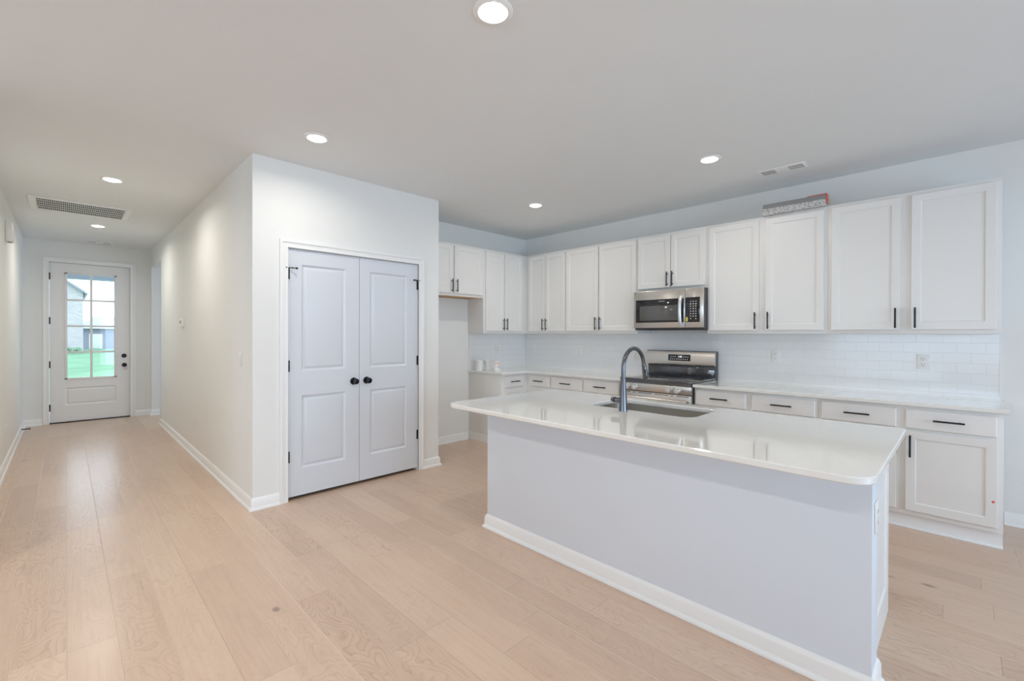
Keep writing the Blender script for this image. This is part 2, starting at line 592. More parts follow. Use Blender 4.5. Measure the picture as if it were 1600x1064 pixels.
    def slab(self, F, us, vs, T, n1, cells=(), rings=(), hole=False, e=0.003):
        """door-like slab: front at n1, back at n1-T; chosen grid cells get profile rings (inset, depth)"""
        bm = self.bm

        def P(u, v, n):
            return bm.verts.new(F(u, v, n1 + n))

        def q(a, b, c, d):
            bm.faces.new((P(*a), P(*b), P(*c), P(*d)))
        U, V = list(us), list(vs)
        ui, vi = U[:], V[:]
        ui[0] += e; ui[-1] -= e; vi[0] += e; vi[-1] -= e
        for i in range(len(U) - 1):
            for j in range(len(V) - 1):
                hit = (i, j) in cells
                ishole = hit and (hole is True or (hole and (i, j) in hole))
                if not hit:
                    q((ui[i], vi[j], 0), (ui[i + 1], vi[j], 0), (ui[i + 1], vi[j + 1], 0), (ui[i], vi[j + 1], 0))
                if not ishole:
                    q((U[i], V[j], -T), (U[i], V[j + 1], -T), (U[i + 1], V[j + 1], -T), (U[i + 1], V[j], -T))
                if hit:
                    prev = (0.0, 0.0)
                    seq = list(rings) if not ishole else [(0.0, -T)]

                    def rc(r):
                        a, d = r
                        return [(U[i] + a, V[j] + a, d), (U[i + 1] - a, V[j] + a, d), (U[i + 1] - a, V[j + 1] - a, d), (U[i] + a, V[j + 1] - a, d)]
                    for r in seq:
                        A, B = rc(prev), rc(r)
                        for k in range(4):
                            l = (k + 1) % 4
                            q(A[k], A[l], B[l], B[k])
                        prev = r
                    if not ishole:
                        q(*rc(prev))
        u0, u1, v0, v1 = U[0], U[-1], V[0], V[-1]
        fr = [(u0 + e, v0 + e, 0), (u1 - e, v0 + e, 0), (u1 - e, v1 - e, 0), (u0 + e, v1 - e, 0)]
        md = [(u0, v0, -e), (u1, v0, -e), (u1, v1, -e), (u0, v1, -e)]
        bk = [(u0, v0, -T), (u1, v0, -T), (u1, v1, -T), (u0, v1, -T)]
        for A, B in ((fr, md), (md, bk)):
            for k in range(4):
                l = (k + 1) % 4
                q(B[k], B[l], A[l], A[k])
        return self

    def bake(self, name, mat, org=(0, 0, 0), smooth=True, sharp=32):
        bm = self.bm
        bmesh.ops.remove_doubles(bm, verts=bm.verts, dist=1e-5)
        bmesh.ops.recalc_face_normals(bm, faces=bm.faces)
        o = Vector(org)
        for v in bm.verts:
            v.co -= o
        if smooth:
            for f in bm.faces:
                f.smooth = True
            for ed in bm.edges:
                if len(ed.link_faces) != 2 or ed.calc_face_angle(0) > math.radians(sharp):
                    ed.smooth = False
        me = bpy.data.meshes.new(name)
        bm.to_mesh(me)
        bm.free()
        if mat:
            me.materials.append(mat)
        return me


def tag(o, label, cat, group=None, kind=None):
    if label:
        o['label'] = label
    if cat:
        o['category'] = cat
    if group:
        o['group'] = group
    if kind:
        o['kind'] = kind
    return o


def thing(name, label, cat, loc, group=None, kind=None):
    o = bpy.data.objects.new(name, None)
    COL.objects.link(o)
    o.location = loc
    o.empty_display_size = 0.05
    ORG[o.name] = Vector(loc)
    return tag(o, label, cat, group, kind)


def part(name, mb, mat, parent, label=None, smooth=True):
    org = ORG[parent.name]
    o = bpy.data.objects.new(name, mb.bake(name, mat, org, smooth))
    COL.objects.link(o)
    o.parent = parent
    ORG[o.name] = org
    if label:
        o['label'] = label
    return o


def solo(name, mb, mat, label, cat, loc=(0, 0, 0), group=None, kind=None, smooth=True):
    o = bpy.data.objects.new(name, mb.bake(name, mat, loc, smooth))
    COL.objects.link(o)
    o.location = loc
    ORG[o.name] = Vector(loc)
    return tag(o, label, cat, group, kind)


def struct(name, mb, mat, label=None, cat=None, smooth=False):
    return solo(name, mb, mat, label, cat, kind='structure', smooth=smooth)


def copy_tree(o, parent=None):
    c = o.copy()
    COL.objects.link(c)
    if parent:
        c.parent = parent
    for ch in list(o.children):
        copy_tree(ch, c)
    return c


def text_mb(s, size, F, u, v, n, thick=0.0004, bend=None):
    """lettering laid on a face: F maps (u, v, n); returns a MB"""
    cu = bpy.data.curves.new('lettering', 'FONT')
    cu.body = s
    cu.size = size
    cu.extrude = thick
    cu.align_x = 'CENTER'
    cu.align_y = 'CENTER'
    cu.resolution_u = 3
    ob = bpy.data.objects.new('lettering', cu)
    COL.objects.link(ob)
    bpy.context.view_layer.update()
    me = bpy.data.meshes.new_from_object(ob.evaluated_get(bpy.context.evaluated_depsgraph_get()))
    bpy.data.objects.remove(ob)
    mb = MB()
    mb.bm.from_mesh(me)
    bpy.data.meshes.remove(me)
    for vt in mb.bm.verts:
        vt.co = F(u + vt.co.x, v + vt.co.y, n + vt.co.z)
    return mb


def frame(O, U, Nn):
    O, U, Nn = Vector(O), Vector(U), Vector(Nn)
    return lambda u, v, n: O + U * u + Vector((0, 0, v)) + Nn * n


FN = frame((0, 0, 0), (1, 0, 0), (0, -1, 0))      # against the long kitchen wall, u = x, faces -y
FW = frame((0, 0, 0), (0, 1, 0), (1, 0, 0))       # against the short kitchen wall, u = y, faces +x
FS = frame((0, 0, 0), (-1, 0, 0), (0, 1, 0))      # faces +y, u = -x

# ------------------------------------------------------------------ room shell
H = 2.743
XP, YH, YP, XE, YL = 0.70, -3.783, -2.051, -5.07, -5.235
XR, YR = 8.5, -10.0

solo('floor', MB().box(XE - 0.15, XR + .15, YR - .15, .15, -0.1, 0), FLOOR, 'wide pale oak plank floor running through kitchen and hallway', 'floor', kind='structure', smooth=False)
solo('ceiling', MB().box(XE - 0.15, XR + .15, YR - .15, .15, H, H + 0.1), CEIL, 'flat white painted ceiling with recessed lights', 'ceiling', kind='structure', smooth=False)

struct('wall_north', MB().box(-0.12, XR, 0, .12, 0, H), WALL, 'long white kitchen wall behind the range', 'wall')
struct('wall_west', MB().box(-.12, 0, YP - .0499, 0, 0, H), WALL, 'short white kitchen wall by the fridge space', 'wall')
# pantry block: front wall with the double door opening, end wall
DY0, DY1, DZ = -3.528, -2.300, 2.055
mb = MB()
mb.box(XP - .115, XP, YH + 0.11, DY0, 0, H).box(XP - .115, XP, DY1, YP - .11, 0, H).box(XP - .115, XP, DY0, DY1, DZ, H)
struct('wall_pantry_front', mb, WALL, 'white wall around the pantry double doors', 'wall')
struct('wall_pantry_back', MB().box(-.12, 0, YH + .11, YP - .05, 0, H), WALL, 'closed back wall inside the pantry', 'wall')
struct('wall_pantry_end', MB().box(0, XP, YP - .11, YP, 0, H), WALL, 'short end wall of the pantry beside the fridge space', 'wall')
OX0, OX1, OZ = -4.98, -3.92, 2.455
mb = MB()
mb.box(OX1, XP, YH, YH + .11, 0, H).box(XE, OX0, YH, YH + .11, 0, H).box(OX0, OX1, YH, YH + .11, OZ, H)
struct('wall_hall_right', mb, WALL, 'long right wall of the hallway with a doorway opening at its far end', 'wall')
struct('wall_hall_left', MB().box(XE, XP, YL - .12, YL, 0, H), WALL, 'left wall of the hallway', 'wall')
# entry wall with the front door opening
FY0, FY1, FZ = -4.972, -4.045, 2.43
mb = MB()
mb.box(XE - .15, XE, YL - .12, FY0, 0, H).box(XE - .15, XE, FY1, -0.8, 0, H).box(XE - .15, XE, FY0, FY1, FZ, H)
struct('wall_entry', mb, WALL, 'white wall around the front door at the end of the hallway', 'wall')
# side room beyond the hallway doorway
SW0, SW1 = -4.65, -3.35
mb = MB()
mb.box(XE, SW0, -.92, -.8, 0, H).box(SW1, -2.6, -.92, -.8, 0, H).box(SW0, SW1, -.92, -.8, 0, .8).box(SW0, SW1, -.92, -.8, 2.2, H)
struct('wall_side_room_back', mb, WALL, 'back wall of the room beside the hallway', 'wall')
struct('wall_side_room_end', MB().box(-2.72, -2.6, YH + .11, -.92, 0, H), WALL, 'end wall of the room beside the hallway', 'wall')
# great room behind the camera
struct('wall_great_room_west', MB().box(XP - .12, XP, YR, YL - .12, 0, H), WALL, 'west wall of the living room', 'wall')
mb = MB()
mb.box(XP - .12, 2.0, YR - .12, YR, 0, H).box(6.4, XR + .12, YR - .12, YR, 0, H).box(2.0, 6.4, YR - .12, YR, 0, .75).box(2.0, 6.4, YR - .12, YR, 2.35, H)
struct('wall_south', mb, WALL, 'south wall of the living room with a wide window', 'wall')
mb = MB()
mb.box(XR, XR + .12, -1.3, .12, 0, H).box(XR, XR + .12, -5.2, -3.9, 0, H).box(XR, XR + .12, YR, -8.0, 0, H)
mb.box(XR, XR + .12, -3.9, -1.3, 2.3, H).box(XR, XR + .12, -3.9, -1.3, 0, .1).box(XR, XR + .12, -8.0, -5.2, 2.35, H).box(XR, XR + .12, -8.0, -5.2, 0, .75)
struct('wall_east', mb, WALL, 'east wall of the living room with a patio door and a window', 'wall')


def window(name, F, u0, u1, v0, v1, nx, label):
    r = thing(name, label, 'window', F((u0 + u1) / 2, v0, 0), kind='structure')
    mb = MB()
    w = .05
    for a, b, c, d in ((u0, u1, v0, v0 + w), (u0, u1, v1 - w, v1), (u0, u0 + w, v0 + w, v1 - w), (u1 - w, u1, v0 + w, v1 - w)):
        mb.fbox(F, a, b, c, d, -.08, -.02)
    for i in range(1, nx):
        uu = u0 + (u1 - u0) * i / nx
        mb.fbox(F, uu - .025, uu + .025, v0 + w, v1 - w, -.075, -.025)
    part('window_frame', mb, TRIM, r, smooth=False)
    part('window_pane', MB().fbox(F, u0 + w, u1 - w, v0 + w, v1 - w, -.052, -.048), GLASS, r, smooth=False)


FE = frame((XR, 0, 0), (0, -1, 0), (-1, 0, 0))
FSo = frame((0, YR, 0), (-1, 0, 0), (0, 1, 0))
window('window_1', FE, 1.3, 3.9, .1, 2.3, 2, 'glazed patio door of the living room')
window('window_2', FE, 5.2, 8.0, .75, 2.35, 3, 'wide window in the east wall of the living room')
window('window_3', FSo, -6.4, -2.0, .75, 2.35, 4, 'wide window in the south wall of the living room')
FSide = frame((0, -.92, 0), (1, 0, 0), (0, -1, 0))
window('window_4', FSide, SW0, SW1, .8, 2.2, 2, 'window of the room beside the hallway')

BP = [(0, 0), (.026, 0), (.026, .009), (.022, .016), (.0145, .021), (.0135, .072), (.010, .080), (.007, .086), (0, .092)]


def baseboard(name, path, label):
    struct(name, MB().sweep(path, BP), TRIM, label, 'baseboard', smooth=True)


baseboard('baseboard_hall_left', [(XE, YL), (XP, YL)], 'white baseboard along the left hallway wall')
baseboard('baseboard_entry', [(XE, -5.040), (XE, YL)], 'short white baseboard left of the front door')
baseboard('baseboard_doorway', [(OX0, YH + .11), (OX0, YH), (XE, YH), (XE, -3.979)], 'white baseboard right of the front door, around the doorway jamb')
baseboard('baseboard_hall_right', [(XP, -3.592), (XP, YH), (OX1, YH), (OX1, YH + .11)], 'white baseboard along the right hallway wall to the pantry corner')
baseboard('baseboard_fridge_space', [(0, -1.085), (0, YP), (XP, YP), (XP, -2.246)], 'white baseboard in the fridge space and round the pantry end')
baseboard('baseboard_north', [(XR, 0), (4.76, 0)], 'white baseboard right of the kitchen cabinets')
baseboard('baseboard_great_room', [(XP, YL - .12), (XP, YR), (XR, YR)], 'white baseboard along the living room walls')


def casing(name, F, u0, u1, v1, w, label):
    """door casing: flat board with a raised outer band, mitred look"""
    mb = MB()
    for a, b, s in ((u0 - w, u0, -1), (u1, u1 + w, 1)):
        mb.fbox(F, a, b, 0, v1 + w, 0, .013)
        oa, ob = (a - .001, a + .02) if s < 0 else (b - .02, b + .001)
        mb.fbox(F, oa, ob, 0, v1 + w + .001, 0, .020, .002)
        ia, ib = (b - .014, b) if s < 0 else (a, a + .014)
        mb.fbox(F, ia, ib, 0, v1 + .008, 0, .016, .002)
    mb.fbox(F, u0, u1, v1, v1 + w, 0, .013)
    mb.fbox(F, u0 - w, u1 + w, v1 + w - .02, v1 + w + .001, 0, .0205, .002)
    mb.fbox(F, u0, u1, v1, v1 + .014, 0, .016, .002)
    return struct(name, mb, TRIM, label, 'door casing')


FP = frame((XP, 0, 0), (0, 1, 0), (1, 0, 0))
FD = frame((XE, 0, 0), (0, 1, 0), (1, 0, 0))
casing('trim_1', FP, DY0, DY1, DZ, .062, 'white casing around the pantry double doors')
casing('trim_2', FD, FY0, FY1, FZ, .064, 'white casing around the front door')
# jambs
mb = MB()
mb.fbox(FP, DY0, DY0 + .0025, 0, DZ, -.115, -.001).fbox(FP, DY1 - .0025, DY1, 0, DZ, -.115, -.001).fbox(FP, DY0, DY1, DZ - .0025, DZ, -.115, -.001)
struct('trim_3', mb, TRIM, 'white jamb lining of the pantry doorway', 'door jamb')
mb = MB()
mb.fbox(FD, FY0, FY0 + .003, 0, FZ, -.15, -.001).fbox(FD, FY1 - .003, FY1, 0, FZ, -.15, -.001).fbox(FD, FY0, FY1, FZ - .003, FZ, -.15, -.001)
struct('trim_4', mb, TRIM, 'white jamb lining of the front doorway', 'door jamb')
struct('trim_5', MB().fbox(FD, FY0 + .003, FY1 - .003, 0, .012, -.15, .012, .002), BRONZE, 'dark sill under the front door', 'door sill')

# ------------------------------------------------------------------ doors
RAISED = [(.003, -.002), (.013, -.012), (.020, -.013), (.038, -.004), (.043, -.0035)]


def hinges(F, parent, u, zs, n, r=.0065, hh=.045, pin_at=None, pin_dir=1):
    for z in zs:
        mb = MB().cyl(F(u, z - hh, n), F(u, z + hh, n), r, seg=12)
        mb.cyl(F(u, z + hh, n), F(u, z + hh + .006, n), r * .6, seg=10)
        mb.fbox(F, min(u, u + .012 * pin_dir), max(u, u + .012 * pin_dir), z - hh, z + hh, n - .004, n - .001)
        h = part('hinge', mb, BLACK, parent, 'black hinge')
        if pin_at is not None and abs(z - pin_at) < .01:
            zz = z + hh + .002
            mb = MB().cyl(F(u, zz, n + .003), F(u + .055 * pin_dir, zz - .002, n + .026), .0035, seg=10)
            mb.cyl(F(u + .050 * pin_dir, zz - .002, n + .024), F(u + .064 * pin_dir, zz - .003, n + .030), .0085, seg=12)
            mb.cyl(F(u + .024 * pin_dir, zz - .001, n + .012), F(u + .030 * pin_dir, zz - .001, n + .014), .007, seg=12)
            mb.cyl(F(u, zz, n + .003), F(u - .02 * pin_dir, zz, n + .012), .0045, seg=10)
            part('hinge_pin_stop', mb, BLACK, h)


def knob(F, parent, u, v, n, name='knob', r=.026):
    c = F(u, v, n)
    ax = F(0, 0, 1) - F(0, 0, 0)
    mb = MB().lathe(c, ax, [(0, 0), (.032, 0), (.032, .006), (.028, .010), (.013, .012), (.0115, .03), (.015, .036), (r - .002, .042), (r, .047), (r, .058), (r - .003, .064), (r - .008, .066), (0, .066)])
    part(name, mb, KNOBM, parent, 'round black knob')


def pantry_leaf(name, u0, u1, left):
    r = thing(name, ('left' if left else 'right') + ' leaf of the white two-panel pantry double door, ' + ('hinged beside the hallway corner' if left else 'hinged beside the fridge space'), 'door', FP((u0 + u1) / 2, 0.027, 0), kind='structure')
    s0, s1 = (.104, .127) if left else (.100, .123)
    us = [u0, u0 + s0, u1 - s1, u1]
    if not left:
        us = [u0, u0 + s0, u1 - s1, u1]
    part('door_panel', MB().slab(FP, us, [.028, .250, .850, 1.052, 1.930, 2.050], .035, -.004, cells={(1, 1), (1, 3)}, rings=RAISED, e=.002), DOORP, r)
    hu = u0 - .001 if left else u1 + .001
    hinges(FP, r, hu, (.357, 1.096, 1.846), .004, pin_at=1.846, pin_dir=1 if left else -1)
    knob(FP, r, (u1 - .054) if left else (u0 + .066), .937, -.004)


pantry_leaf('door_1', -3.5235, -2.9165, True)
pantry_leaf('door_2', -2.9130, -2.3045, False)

r = thing('door_3', 'tall white front door with eight small glass panes at the end of the hallway', 'door', FD(-4.5, .025, 0), kind='structure')
NB = -.012
GU0, GU1, GV0, GV1 = -4.800, -4.218, .655, 2.285
DU0, DU1 = -4.966, -4.051
mb = MB().slab(FD, [DU0, GU0, GU1, DU1], [.015, .262, .527, GV0, GV1, 2.424], .044, NB, cells={(1, 1), (1, 3)}, rings=RAISED, hole={(1, 3)}, e=.002)
part('door_panel', mb, FDOOR, r)
mb = MB()
w = .024
for a, b, c, d in ((GU0 - .008, GU1 + .008, GV0 - .008, GV0 + w), (GU0 - .008, GU1 + .008, GV1 - w, GV1 + .008), (GU0 - .008, GU0 + w, GV0, GV1), (GU1 - w, GU1 + .008, GV0, GV1)):
    mb.fbox(FD, a, b, c, d, NB - .03, NB + .009, .003)
gm = (GU0 + GU1) / 2
mb.fbox(FD, gm - .014, gm + .014, GV0, GV1, NB - .03, NB + .004, .002)
for i in range(1, 4):
    vv = GV0 + .015 + (GV1 - GV0 - .03) * i / 4
    mb.fbox(FD, GU0, GU1, vv - .014, vv + .014, NB - .0295, NB + .0035, .002)
lite = part('lite_frame', mb, FDOOR, r)
for i in range(2):
    for j in range(4):
        a = (GU0 + w, gm - .014) if i == 0 else (gm + .014, GU1 - w)
        base = GV0 + .015
        st = (GV1 - GV0 - .03) / 4
        c = max(GV0 + w, base + st * j + .014), min(GV1 - w, base + st * (j + 1) - .014)
        part('glass_pane', MB().fbox(FD, a[0], a[1], c[0], c[1], NB - .022, NB - .016), GLASS, lite, smooth=False)
hinges(FD, r, DU0 - .003, (.239, .888, 1.547, 2.215), -.002, hh=.05, pin_dir=1)
knob(FD, r, -4.118, .849, NB)
c = FD(-4.122, .998, NB)
part('deadbolt', MB().lathe(c, (1, 0, 0), [(0, 0), (.033, 0), (.033, .008), (.029, .013), (0, .013)]).fbox(FD, -4.128, -4.116, .982, 1.014, NB + .012, NB + .03, .003), KNOBM, r, 'black deadbolt turn')

# ------------------------------------------------------------------ kitchen cabinets
SHAKER = [(.003, -.0015), (.007, -.008)]


def handle(parent, F, u, v, n, vertical=True, L=.152):
    d = .030
    r = .006
    h = L / 2
    s = h - .022
    mb = MB()
    if vertical:
        mb.cyl(F(u, v - h, n + d), F(u, v + h, n + d), r, seg=12)
        for k in (-s, s):
            mb.cyl(F(u, v + k, n), F(u, v + k, n + d), .0045, seg=10)
    else:
        mb.cyl(F(u - h, v, n + d), F(u + h, v, n + d), r, seg=12)
        for k in (-s, s):
            mb.cyl(F(u + k, v, n), F(u + k, v, n + d), .0045, seg=10)
    return part('handle', mb, BLACK, parent, 'slim black bar handle')


def shaker(parent, F, u0, u1, v0, v1, n, name='door', st=.050):
    mb = MB().slab(F, [u0, u0 + st, u1 - st, u1], [v0, v0 + st + .004, v1 - st, v1], .019, n, cells={(1, 1)}, rings=SHAKER, e=.0025)
    return part(name, mb, CAB, parent)


def drawer_front(parent, F, u0, u1, v0, v1, n):
    mb = MB().slab(F, [u0, u1], [v0, v1], .019, n, e=.006)
    return part('drawer', mb, CAB, parent)


UZ0, UZ1 = 1.371, 2.430


def wall_cabinet(F, u0, u1, v0, v1, doors, label, depth=.305, n0=.0, group='wall cabinets with shaker doors', under=False):
    r = thing('wall_cabinet', label, 'cabinet', F((u0 + u1) / 2, v0, n0), group)
    mb = MB()
    t = .018
    mb.fbox(F, u0, u1, v0, v1, n0, depth, .0012)
    part('body', mb, CAB, r)
    mb = MB().fbox(F, u0 + .02, u1 - .02, v0 - .002, v0 + .001, n0 + .01, depth - .02)
    part('bottom_panel', mb, RAWWOOD if under else CAB, r, 'unpainted plywood underside' if under else None, smooth=False)
    if under:
        mb = MB().fbox(F, u0, u1, v0 - .008, v0 - .0005, depth - .02, depth)
        part('bottom_rail', mb, RAWWOOD, r, 'unpainted rail edge', smooth=False)
    for a, b, side in doors:
        d = shaker(r, F, a, b, v0 + .030, v1 - .026, depth + .020)
        hu = a + .024 if side == 'L' else b - .026
        handle(d, F, hu, v0 + .118, depth + .020)
    return r


wall_cabinet(FW, -1.0895, -.325, UZ0, UZ1, [(-1.058, -.741, 'R'), (-.733, -.400, 'L')], 'white corner wall cabinet above the counter end with the paint cups', n0=.0)
wall_cabinet(FW, -2.049, -1.091, 1.812, UZ1, [(-2.020, -1.573, 'R'), (-1.553, -1.112, 'L')], 'short white wall cabinet high over the empty fridge space', under=True)
# the corner block where the two runs meet
solo('corner_filler', MB().box(.0, .304, -.3245, -.0, UZ0, UZ1, .001), CAB, 'blind white corner box joining the two wall cabinet runs', 'cabinet filler', loc=(.15, -.16, UZ0))
wall_cabinet(FN, .3055, .999, UZ0, UZ1, [(.362, .659, 'R'), (.667, .990, 'L')], 'narrow two-door white wall cabinet nearest the kitchen corner on the range wall')
wall_cabinet(FN, 1.000, 1.999, UZ0, UZ1, [(1.010, 1.488, 'R'), (1.502, 1.985, 'L')], 'white two-door wall cabinet immediately left of the microwave')
wall_cabinet(FN, 2.000, 2.764, 1.824, UZ1, [(2.015, 2.384, 'R'), (2.392, 2.742, 'L')], 'short white wall cabinet above the microwave')
wall_cabinet(FN, 2.765, 3.749, UZ0, UZ1, [(2.784, 3.230, 'R'), (3.286, 3.723, 'L')], 'white two-door wall cabinet immediately right of the microwave, under the long carton')
wall_cabinet(FN, 3.750, 4.731, UZ0, UZ1, [(3.776, 4.208, 'R'), (4.270, 4.704, 'L')], 'white two-door wall cabinet at the right end of the run')

CT, CB = .895, .868       # worktop top and underside


def base_cabinet(F, u0, u1, fronts, label, depth=.610, group='base cabinets with drawers', end_shoe=None, n0=0.0):
    r = thing('base_cabinet', label, 'cabinet', F((u0 + u1) / 2, 0, n0), group)
    part('body', MB().fbox(F, u0, u1, .103, CB - .001, n0, depth, .0012), CAB, r)
    mb = MB().fbox(F, u0, u1, 0, .104, n0, depth - .035)
    mb.fbox(F, u0, u1, .0, .009, depth - .035, depth - .015, .002).fbox(F, u0, u1, .0, .018, depth - .035, depth - .024, .003)
    part('toe_kick', mb, TRIM, r)
    for f in fronts:
        a, b, kind, side = f
        if kind == 'drawer':
            d = drawer_front(r, F, a, b, .709, .842, depth + .020)
            handle(d, F, (a + b) / 2, .780, depth + .020, vertical=False)
        else:
            d = shaker(r, F, a, b, .137, .692, depth + .020)
            hu = a + .026 if side == 'L' else b - .028
            handle(d, F, hu, .590 if u1 > 0 else .555, depth + .020)
            if kind == 'door_dot':
                c = F(4.686, .302, depth + .020)
                part('red_dot_sticker', MB().cyl(c, F(4.686, .302, depth + .0206), .0075, seg=16), RED, d, 'small red dot sticker')
    return r


base_cabinet(FW, -1.070, -.611, [(-1.020, -.700, 'drawer', None), (-1.020, -.700, 'door', 'R')], 'white base cabinet at the counter end with the cups, its side facing the fridge space')
base_cabinet(FN, .022, 1.004, [(.668, .994, 'drawer', None), (.668, .994, 'door', 'R')], 'white blind-corner base cabinet with one small drawer in the kitchen corner', n0=.022)
base_cabinet(FN, 1.005, 1.998, [(1.026, 1.483, 'drawer', None), (1.506, 1.968, 'drawer', None), (1.026, 1.483, 'door', 'R'), (1.506, 1.968, 'door', 'L')], 'white two-drawer base cabinet immediately left of the range', n0=.022)
base_cabinet(FN, 2.768, 3.746, [(2.782, 3.222, 'drawer', None), (3.264, 3.728, 'drawer', None), (2.782, 3.222, 'door', 'R'), (3.264, 3.728, 'door', 'L')], 'white two-drawer base cabinet immediately right of the range', n0=.022)
base_cabinet(FN, 3.747, 4.731, [(3.768, 4.215, 'drawer', None), (4.262, 4.701, 'drawer', None), (3.768, 4.215, 'door', 'R'), (4.264, 4.704, 'door_dot', 'L')], 'white two-drawer base cabinet at the right end, a red dot sticker on its door', n0=.022)

# worktops
mb = MB().prism([(.001, -.001), (.001, -1.090), (.650, -1.090), (.650, -.650), (1.999, -.650), (1.999, -.001)][::-1], CB, CT, bev=.003)
solo('worktop', mb, QUARTZ, 'L-shaped white quartz worktop left of the range, turning the kitchen corner', 'countertop', loc=(.6, -.5, CB), group='quartz worktops')
mb = MB().prism([(2.766, -.001), (2.766, -.650), (4.756, -.650), (4.756, -.001)][::-1], CB, CT, bev=.003)
solo('worktop', mb, QUARTZ, 'straight white quartz worktop right of the range', 'countertop', loc=(3.76, -.3, CB), group='quartz worktops')
# tiles
mb = MB().box(.0005, 4.735, -.008, -.0005, CT, UZ0).box(2.0, 2.765, -.008, -.0005, UZ0, 1.82).box(2.0, 2.766, -.008, -.0005, .6, CT)
solo('trim_6', mb, TILE_N, 'glossy white subway tile splashback on the range wall', 'tile splashback', kind='structure', smooth=False)
mb = MB().box(.0005, .008, -1.0725, -.009, CT, UZ0)
solo('trim_7', mb, TILE_W, 'glossy white subway tile splashback on the short wall behind the cups', 'tile splashback', kind='structure', smooth=False)
struct('trim_8', MB().box(4.735, 4.741, -.010, -.0005, CT, UZ0), TRIM, 'white edge strip where the splashback tile ends', 'tile edge')

# ------------------------------------------------------------------ island
IX0, IX1, IY0, IY1 = 2.184, 4.315, -2.690, -2.540
r = thing('kitchen_island', 'large white kitchen island base standing alone on the oak floor', 'island', (3.25, -2.3, 0))
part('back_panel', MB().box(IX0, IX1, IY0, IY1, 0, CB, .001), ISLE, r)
part('cabinet_body', MB().box(2.21, 2.228, IY1, -1.93, .103, CB - .001).box(4.265, 4.283, IY1, -1.93, .103, CB - .001).box(2.21, 4.283, -1.948, -1.93, .103, CB - .001).box(2.21, 4.283, IY1, IY1 + .012, .103, CB - .001).box(2.21, 4.283, IY1, -1.93, .103, .12).box(2.21, 4.283, IY1, -2.0, 0, .103), CAB, r)
FI = frame((4.283, 0, 0), (0, 1, 0), (1, 0, 0))
part('end_panel', MB().slab(FI, [IY1 + .0005, IY1 + .07, -2.0, -1.925], [.0, .14, CB - .09, CB - .001], .008, .010, cells={(1, 1)}, rings=[(.003, -.002), (.007, -.007)], e=.002), CAB, r)
part('baseboard', MB().sweep([(IX1, IY1), (IX1, IY0), (IX0, IY0), (IX0, IY1)], BP), TRIM, r)
FIB = frame((0, -1.93, 0), (-1, 0, 0), (0, 1, 0))
for a, b, k in ((2.23, 2.72, 'R'), (2.74, 3.13, 'R'), (3.15, 3.54, 'L'), (3.56, 4.26, 'L')):
    d = shaker(r, FIB, -b, -a, .137, .692 if k else .84, .02)
    handle(d, FIB, (-b + .03) if k == 'L' else (-a - .03), .59, .02)
for a, b in ((2.23, 2.72), (2.74, 3.54), (3.56, 4.26)):
    d = drawer_front(r, FIB, -b, -a, .709, .842, .02)


def rrect(x0, x1, y0, y1, rads, seg=8):
    """ccw rounded rectangle; rads for corners (x0,y0) (x1,y0) (x1,y1) (x0,y1)"""
    out = []
    for (cx, cy, a0), rr in zip(((x0, y0, PI), (x1, y0, 1.5 * PI), (x1, y1, 0), (x0, y1, .5 * PI)), rads):
        px = cx + (rr if cx == x0 else -rr)
        py = cy + (rr if cy == y0 else -rr)
        for i in range(seg + 1):
            a = a0 + .5 * PI * i / seg
            out.append((px + rr * math.cos(a), py + rr * math.sin(a)))
    return out


TX0, TX1, TY0, TY1 = 2.085, 4.352, -2.985, -1.840
SX0, SX1, SY0, SY1 = 2.795, 3.485, -2.340, -1.955
hole = rrect(SX0, SX1, SY0, SY1, (.07, .07, .07, .07))
mb = MB().prism(rrect(TX0, TX1, TY0, TY1, (.09, .09, .045, .045), 10), CB, CT, holes=[hole], bev=.004)
solo('island_worktop', mb, QUARTZ, 'white quartz worktop of the island with rounded corners and a sink cut-out', 'countertop', loc=(3.2, -2.4, CB))

r = thing('kitchen_sink', 'undermounted stainless steel sink set in the island worktop', 'sink', (3.14, -2.15, .66))
mb = MB()
lps = []
for ins, z in ((-.004, CB - .0005), (-.004, CB - .02), (-.002, .72), (.015, .675), (.05, .662)):
    lp = rrect(SX0 + ins, SX1 - ins, SY0 + ins, SY1 - ins, (max(.02, .072 - ins),) * 4)
    lps.append([mb.bm.verts.new((p[0], p[1], z)) for p in lp])
for A, B in zip(lps, lps[1:]):
    for i in range(len(A)):
        j = (i + 1) % len(A)
        mb.bm.faces.new((A[i], A[j], B[j], B[i]))
mb.bm.faces.new(lps[-1])
part('basin', mb, SINKM, r)
part('drain', MB().lathe((3.14, -2.13, .6625), (0, 0, 1), [(0, .001), (.035, .001), (.040, .005), (.052, .005), (.055, .0)]), KNOBST, r, 'round steel drain')

